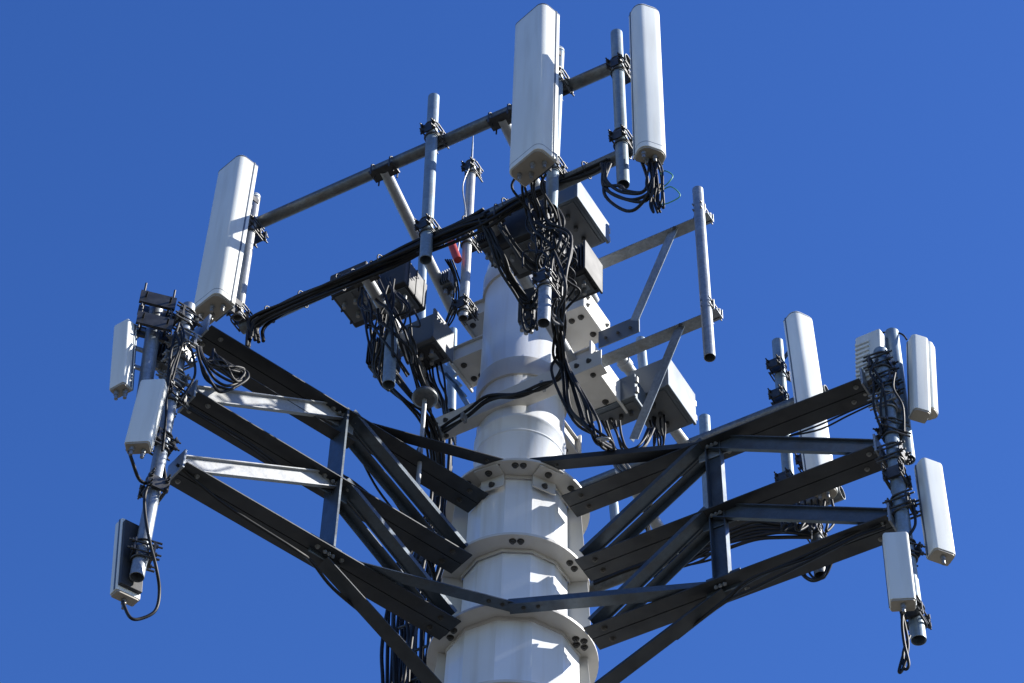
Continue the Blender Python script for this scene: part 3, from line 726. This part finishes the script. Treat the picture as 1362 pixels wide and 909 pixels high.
# along the lower front rail
bundle([(340, 450), (345, 430), (400, 402), (470, 370), (540, 336), (610, 303), (650, 286)], -1.67, 8, 'black cable strapped under the left half of the lower rail', .062, .015, 'cables strapped under the lower rail')
bundle([(560, 336), (640, 300), (690, 268), (740, 245), (790, 222), (810, 214)], -1.66, 4, 'black cable strapped under the right half of the lower rail', .04, .013, 'cables strapped under the lower rail, right half')
bundle([(330, 462), (332, 440), (345, 424), (372, 412)], [-1.7, -1.68, -1.66, -1.66], 3, 'black cable curving down off the left end of the lower rail', .03, .014)
# loops under the top right antenna
for k in range(5):
    s_ = k * 4
    cable([F(800 + k * 3, 218, -1.7), F(797 + k * 3, 238 + s_ * .4, -1.74), F(806 + k * 4, 262 - k * 3, -1.78), F(833, 277 - k * 6, -1.8), F(858 - k, 268 - k * 4, -1.8), F(872 - k * 3, 245 - k * 2, -1.8), F(874 - k * 6, 206, -1.79)],
          'black cable looping below the big top right panel', .0125, 'loops of cable under the top right panel')
for k in range(5):
    x = 862 + k * 4
    cable([F(x - 3, 205 + k * 2, -1.8), F(x + 4, 225, -1.82), F(x + 2 + k, 250 + k * 2, -1.82), F(x + 6 - k, 270, -1.8), F(x + 12 - 3 * k, 283 - k * 2, -1.8), F(x + 8 - 3 * k, 262, -1.78), F(x + 4, 245, -1.78)], 'short black jumper dangling from the top right panel foot', .008, 'jumpers at the top right panel foot')
for k, (dx, dy) in enumerate(((0, 0), (2, 22))):
    cable([F(878 + dx, 232 + dy, -1.8), F(890 + dx, 226 + dy, -1.8), F(897 + dx, 234 + dy, -1.82), F(892 + dx, 246 + dy, -1.8), F(880, 250 + dy, -1.8)], '%s thin green wire hoop beside the top right panel foot' % ('upper', 'lower')[k], .0045, 'green wire hoops', 'green')
# from the central panel down into the tangle
for k in range(7):
    x = 690 + k * 6
    cable([F(x, 232, -1.95), F(x + random.uniform(-4, 4), 252, -1.9), F(700 + k * 6 + random.uniform(-6, 6), 285, -1.75), F(715 + k * 3 + random.uniform(-8, 8), 322, -1.6), F(722 + k * 2.5 + random.uniform(-6, 6), 355, -1.45), F(728 + k * 1.6, 385, -1.3), F(733 + k * 1.2, 420, -1.15)],
          'black cable running from the central panel foot down into the tangle', .010, 'cables under the central panel')
for k in range(16):
    x0 = random.uniform(700, 742); y0 = random.uniform(265, 300); x1 = random.uniform(722, 750); y1 = random.uniform(360, 425)
    xm = random.uniform(712, 758); ym = random.uniform(300, 350); o = random.uniform(-1.75, -1.45)
    cable([F(x0, y0, o), F((x0 + xm) / 2 + random.uniform(-12, 12), (y0 + ym) / 2, o - .05), F(xm, ym, o), F((xm + x1) / 2 + random.uniform(-14, 14), (ym + y1) / 2 + 6, o), F(x1, y1, o + .15), F(min(748, x1 + 8), y1 + 14, o + .3)],
          'black cable knotted into the central tangle', random.choice((.008, .010, .012)), 'cables of the central tangle')
for k in range(7):
    cx_, cy_ = random.uniform(712, 742), random.uniform(292, 372); rx, ry = random.uniform(10, 19), random.uniform(12, 24); o = random.uniform(-1.8, -1.62)
    P = [F(cx_ + rx * math.cos(q) , cy_ + ry * math.sin(q), o + .03 * math.sin(2 * q)) for q in [k + 2 * PI * j / 9 for j in range(8)]]
    cable(P, 'pale-sheened slack cable coil in front of the central tangle', .0075, 'slack coils of the central tangle')
bundle([(645, 296), (655, 318), (672, 350), (688, 385), (705, 405), (716, 388)], [-1.66, -1.6, -1.5, -1.35, -1.25, -1.25], 6, 'black cable dropping along the left edge of the central tangle', .05, .011)
bundle([(668, 300), (684, 330), (706, 352), (730, 366)], [-1.7, -1.6, -1.5, -1.4], 4, 'black cable slanting across the large black radio unit', .04, .010)
for k in range(3): cable([F(695 + k * 6, 396, -1.22), F(694 + k * 6, 420, -1.25), F(699 + k * 6, 436, -1.25), F(706 + k * 5, 434, -1.25), F(709 + k * 5, 415, -1.22)], 'small black cable loop under the slim filter box', .010, 'small loops under the filter box')
# trunk down the shaft
for k in range(9):
    q = (k - 4) / 4
    cable([F(737 + k * 1.2, 392, -1.05), F(738 + k * 1.5, 430, -.8), F(744 + q * 5, 470, -.62), F(752 + q * 10, 500, -.58), F(768 + q * 13, 540, -.55), F(786 + q * 8, 568, -.5), F(801 + q * 3, 587, -.42), F(812 + q * 3, 600, -.1), F(826 + q * 3, 616, .35), F(842 + q * 3, 634, .9)],
          'black cable fanning down past the right of the shaft', .0115, 'trunk of cables right of the shaft', jit=.022)
for k in range(3):
    cable([F(742 + k * 2, 440, -.75), F(746 + k * 2, 478, -.6), F(740 + k, 502 + k, -.52), F(722, 513 + k * 2, -.50), F(690, 521 + k * 2, -.47), F(650, 528 + k * 2, -.44), F(620, 548 + k * 2, -.44), F(590, 572 + k * 2, -.44), F(560, 592 + k * 2, -.4), F(545, 625, -.2)],
          'black cable strapped along the white cross channel', .013, 'cables strapped along the cross channel')
for px in (586, 617, 722):
    y = {586: 575, 617: 556, 722: 514}[px]; mb = MB(); p = F(px, y, -.46); mb.box(p, (.012, .03, .035), (azv(AZ_F), NF, UP)); mb.tube(p - UP * .05, p + UP * .05, .006, seg=6)
    solo(mb, 'cable_clip', 'zinc', {586: 'leftmost zinc clip holding cables on the cross channel', 617: 'second zinc clip from the left on the cross channel', 722: 'zinc clip at the right end of the strapped cable, where it bends upward'}[px], 'clip', 'cable clips on the cross channel')
for (x, y, o, lb) in ((803, 584, -.5, 'clip gathering the trunk cables at the foot of the lower collar'), (722, 372, -1.4, 'clip gathering cables above the short open pipe')):
    mb = MB(); p = F(x, y, o); mb.path([p + Vector((.045 * math.cos(q), .045 * math.sin(q) * .6, .02 * math.sin(q))) for q in [2 * PI * j / 10 for j in range(10)]], .008, 6, 2, True)
    solo(mb, 'cable_clip', 'zinc', lb, 'clip')
# left tangle
for k in range(22):
    x0 = random.uniform(478, 552); y0 = random.uniform(368, 412); x1 = random.uniform(495, 550); y1 = random.uniform(440, 500); o = random.uniform(-1.45, -1.1)
    cable([F(x0, y0, o), F(x0 + random.uniform(-14, 14), y0 + 22, o), F((x0 + x1) / 2 + random.uniform(-14, 14), (y0 + y1) / 2, o), F(x1, y1, o + .1), F(x1 + random.uniform(2, 16), y1 + 22, o + .3)], 'black cable knotted under the left pair of radio units', random.choice((.008, .010, .012)), 'cables of the left tangle')
for k in range(7):
    cable([F(500 + k * 4, 455 + k * 3, -1.2), F(498 + k * 4, 490, -1.1), F(512 + k * 3, 515 - k * 3, -1.0), F(538 + k * 2, 537 - k * 2, -.9), F(560 + k * 2, 556, -.7), F(574 + k * 2, 600, -.5), F(578 + k * 2, 660, -.3)],
          'black cable swinging from the left tangle down behind the left truss', .011, 'cables sweeping under the left tangle')
for k in range(5):
    cable([F(538 + k * 3, 455, -1.0), F(546 + k * 3, 490, -.9), F(556 + k * 3, 520, -.8), F(566 + k * 3, 570, -.6), F(574 + k * 3, 640, -.2)], 'black cable following the lower left standoff tube', .010, 'cables along the lower left standoff')
for k in range(4): cable([F(592 + k * 3, 345, -.9), F(600 + k * 2, 365, -.8), F(604 + k * 2, 395, -.7), F(600, 415 + k * 4, -.6), F(592, 430 + k * 5, -.6)], 'thin black cable hanging beside the whip mast foot', .007, 'thin cables beside the whip mast')
cable([F(625, 222, -.8), F(621, 250, -.8), F(620, 290, -.8), F(613, 320, -.85), F(608, 345, -.85)], 'thin pale wire running down the whip mast', .006, None, 'strut')
mb = MB(); mb.path([F(597, 312, -.85), F(602, 328, -.86), F(609, 346, -.85)], .035, 8, 4); solo(mb, 'warning_sleeve', 'red', 'faded red sleeve wrapped round cables beside the whip mast', 'sleeve')
# left cluster cables
for k in range(6):
    q = k * 5
    cable([L(262 + k, 462, -.16), L(266 + k * 2, 484, -.18), L(278 + k * 4, 508 - k * 4, -.18), L(303 + k, 522 - k * 4, -.18), L(322 + k, 512 - k * 3, -.18), L(327 - k * 2, 498 - k, -.18), L(308 - q, 486, -.18), L(284, 470 - k, -.16)], 'black cable looped under the outer end of the left top chord', .0105, 'cable loops under the left top chord')
cable([L(172, 600, -.12), L(174, 618, -.1), L(188, 636, -.08), L(208, 648, -.06), L(218, 640, -.05), L(215, 612, -.04)], 'black cable hooking from the hanging left box antenna back to its pipe', .012)
cable([L(200, 640, -.08), L(192, 660, -.08), L(196, 690, -.09), L(196, 730, -.09), L(204, 760, -.08), L(209, 785, -.05), L(204, 806, -.03), L(188, 820, 0), L(170, 818, .03), L(163, 800, .06)], 'black cable drooping in a big loop below the lowest left antenna', .011)
cable([L(238, 430, -.08), L(228, 470, -.1), L(224, 520, -.1), L(222, 560, -.09), L(216, 600, -.08)], 'black cable taped down the left truss pipe', .010)
for k in range(4):
    x, y = random.uniform(228, 262), random.uniform(405, 470)
    cable([L(x, y, -.12), L(x + random.uniform(-12, 8), y + 18, -.16), L(x + random.uniform(-14, 6), y + 45, -.12), L(x - 12, y + 75, -.1)], 'short black jumper around the head of the left truss pipe', .009, 'jumpers round the left pipe head')
for k in range(3):
    cable([L(250, 540 + k * 2, -.02), L(330, 588 + k * 2, -.03), L(400, 640, .05), L(440 + k * 4, 625, .08), L(500, 670, .1), L(560 + k * 3, 735, .15), L(580, 790, .2)], 'thin black cable running along the left middle chord', .008, 'thin cables along the left arm')
cable([L(235, 618, -.05), L(300, 668, -.06), L(390, 735, -.05), L(418, 752, .0), L(440, 785, .05), L(500, 835, .1), L(560, 885, .2)], 'black cable hugging the underside of the left lowest chord', .012)
for k in range(2): cable([L(455 + k * 6, 560, .12), L(475, 600, .12), L(505, 650, .12), L(545 + k * 5, 705, .12)], 'slack black cable hanging behind the left diagonals', .009, 'slack cables behind the left diagonals')
# right cluster cables
for k in range(4):
    x, y = random.uniform(1158, 1192), random.uniform(462, 530)
    cable([F(x, y, -.12), F(x + random.uniform(-10, 14), y + 18, -.15), F(x + random.uniform(-6, 16), y + 45, -.12), F(x + 12, y + 78, -.08)], 'short black jumper around the head of the right truss pipe', .009, 'jumpers round the right pipe head')
cable([F(1150, 447, .1), F(1170, 441, .1), F(1192, 443, .1), F(1206, 452, .12)], 'thin black cable arching over the top of the right cluster', .007)
for k in range(2): cable([F(1162, 534 + k * 3, -.06), F(1130, 549 + k * 3, -.06), F(1090, 566 + k * 3, -.05), F(1050, 580, -.03)], 'thin black cable under the right top chord', .007, 'thin cables under the right top chord')
cable([F(1212, 668, -.02), F(1216, 680, -.02), F(1218, 700, -.02), F(1208, 714, -.05)], 'black jumper from the slanting right antenna to the pipe', .010)
for k in range(2): cable([F(1198 + k * 3, 812, -.2), F(1202 + k * 2, 835, -.2), F(1206 - k, 860, -.2), F(1207 - k * 4, 888, -.2), F(1202 + k, 892, -.2), F(1202 + k * 2, 868, -.18), F(1210, 846, -.12)], 'black cable pair dangling from the hanging right box antenna', .010, 'dangling cables at the foot of the right cluster')
for k in range(3):
    cable([F(1178, 690 + k * 6, -.06), F(1140, 706 + k * 4, -.08), F(1080, 735 + k * 3, -.1), F(1000, 772 + k * 3, -.1), F(960, 800, -.05), F(900, 850, .1)], 'black cable strapped under the right lowest chord', .011, 'cables under the right lowest chord')
# rear frame cables
for k in range(6):
    cable([F(790, 762 + k * 3, 2.15), F(850, 745 + k * 2, 2.15), F(900, 728 + k * 4, 2.12), F(950, 715 + k * 4, 2.1), F(1000, 694 + k * 5, 2.1), F(1040, 700 + k * 3, 2.15), F(1080, 700 + k * 3, 2.2)], 'black cable lying along the rear lower rail', .016, 'cables along the rear lower rail')
for k in range(7):
    x = 1030 + k * 9
    cable([F(x, 672, 2.1), F(x + 10, 690, 2.0), F(x + random.uniform(0, 20), 706, 2.0), F(x + random.uniform(10, 30), 690, 2.1), F(x + 22, 665, 2.1)], 'black cable loop at the foot of the distant panel', .012, 'cable loops at the distant panel foot')
for k in range(3): cable([F(1072 + k * 6, 740, 2.3), F(1066 + k * 5, 762, 2.3), F(1080 + k * 4, 772, 2.3), F(1098, 768 - k * 2, 2.3), F(1107 - k * 3, 748, 2.3)], 'black cable loop around the open foot of the rear pipe', .010, 'cable loops at the rear pipe foot')
for k in range(6):
    cable([F(862 + k * 4, 545, .8), F(866 + k * 3, 565, .75), F(872 + k * 2, 585, .7), F(868 + k * 2, 620, .8), F(860, 680 + k * 3, 1.0), F(866, 712, 1.2)], 'dark cable dropping out of the blue-sided cabinet', .009, 'cables below the blue-sided cabinet')
for k in range(5):
    x = 900 + k * 12
    cable([F(870, 772 - k * 3, 2.15), F(x, 752 - k * 2, 2.1), F(955, 725, 2.1)], 'black cable splayed below the rear lower rail', .010, 'splayed cables below the rear rail')
# the cable ladder going down behind the left of the shaft
for k in range(24):
    x = 512 + (k % 6) * 12 + (k // 6) * 4; o = .25 + .12 * (k // 6)
    top_y = (640, 560)[k % 2]
    cable([F(575 + (k % 6) * 5, top_y, o), F(572 + (k % 6) * 5, 680, o), F(x + 20, 740, o), F(x + 4, 800, o), F(x, 860, o), F(x - 2, 930, o), F(x - 8, 1100, o)], 'black feeder cable descending left of the lower shaft', .015, 'feeder cables left of the lower shaft')
ld = thing('cable_ladder', 'dark steel cable ladder running down left of the lower shaft', 'cable ladder', F(540, 1100, .3), group=None)
for x in (530, 588):
    mb = MB(); A = F(x, 1100, .35); B = Vector((A.x, A.y, F(x, 740, .35).z)); mb.beam(A, B, [(-.015, -.03), (.015, -.03), (.015, .03), (-.015, .03)], up=NF); mb.build('ladder_side', 'truss', ld, True)
for y in range(760, 1100, 38):
    mb = MB(); A = F(530, y, .35); B = F(588, y + 0, .35); B.z = A.z; mb.tube(A, B, .012, seg=8); mb.build('rung', 'slate', ld, True)

# jumpers among the boxes right of and left of the pole top
for k in range(8):
    y = 300 + k * 9
    cable([F(742, y, -1.3), F(752 + k % 3 * 4, y + 12, -1.2), F(760 + k % 4 * 3, y + 26, -1.1), F(752, y + 44, -1.05), F(742 + k, y + 58, -1.05)], 'short black jumper between the central tangle and the boxes right of it', random.choice((.008, .010)), 'jumpers right of the central tangle')
for k in range(5):
    cable([F(800 + k * 6, 560, .3), F(806 + k * 6, 580, .3), F(820 + k * 5, 600, .35), F(846 + k * 3, 596, .4), F(862 + k * 2, 570, .5)], 'black cable sagging under the two cabinets right of the lower collar', .010, 'cables sagging under the right cabinets')
for k in range(6):
    cable([F(560 + k * 5, 480, -.6), F(566 + k * 4, 505, -.55), F(580 + k * 3, 520 + k * 3, -.45), F(596, 545 + k * 4, -.2), F(606, 580 + k * 3, .2)], 'black cable passing under the grey radio unit towards the shaft', .009, 'cables under the grey radio unit')
for k in range(4):
    A, B = F(566 + k * 13, 470 + k * 14, .3), F(606 + k * 6, 500 + k * 14, .3); mb = MB(); mb.beam(A, B, [(-.012, -.02), (.012, -.02), (.012, .02), (-.012, .02)])
    solo(mb, 'cross_bar', 'blue', '%s short blue-grey bar among the pipes left of the shaft' % ('uppermost', 'second', 'third', 'lowest')[k], 'bar', 'short bars left of the shaft')
# cable ties round the bundles
TG = 'cable ties round the rail bundle'
for q in (.08, .17, .27, .38, .50, .60, .70, .80, .90):
    p = rl[0].lerp(rl[1], q); dr_ = (rl[1] - rl[0]).normalized(); c_ = p - UP * .015 + NF * .02; a_ = UP.cross(dr_)
    mb = MB(); mb.path([c_ + a_ * (.070 * math.cos(t_)) + UP * (.066 * math.sin(t_)) for t_ in [2 * PI * k / 12 for k in range(12)]], .006, 5, 2, True)
    mb.tube(c_ + UP * .066, c_ + UP * .088, .010, seg=6)
    solo(mb, 'cable_tie', 'hard', 'dark metal tie with an upstanding stub strapping cables to the lower front rail', 'cable tie', TG)
# ---------------------------------------------------------------- the number 12 on a tag in the cables
cu = bpy.data.curves.new('marking', 'FONT'); cu.body = '12'; cu.size = .06; cu.extrude = .001; cu.align_x = 'CENTER'
to = bpy.data.objects.new('marking', cu); C.objects.link(to)
bpy.context.view_layer.update()
me = bpy.data.meshes.new_from_object(to.evaluated_get(bpy.context.evaluated_depsgraph_get())); bpy.data.objects.remove(to)
me.materials.clear(); me.materials.append(M['label'])
p = F(738, 399, -1.35); ax = frame(Vector((0, .35, 1)), (CAM - p).normalized())
tg = thing('cable_tag', 'small dark cable tag marked 12 in the central tangle', 'tag', mat=mat_at(p, (ax[0], ax[1], ax[2])))
mb = MB(); mb.box((0, .004, .022), (.05, .003, .034)); mb.build('tag_plate', 'radio', tg)
lo = bpy.data.objects.new('marking', me); C.objects.link(lo); lo.parent = tg; lo.matrix_local = Matrix.Translation((0, -.003, .0)) @ Matrix.Rotation(PI / 2, 4, 'X')
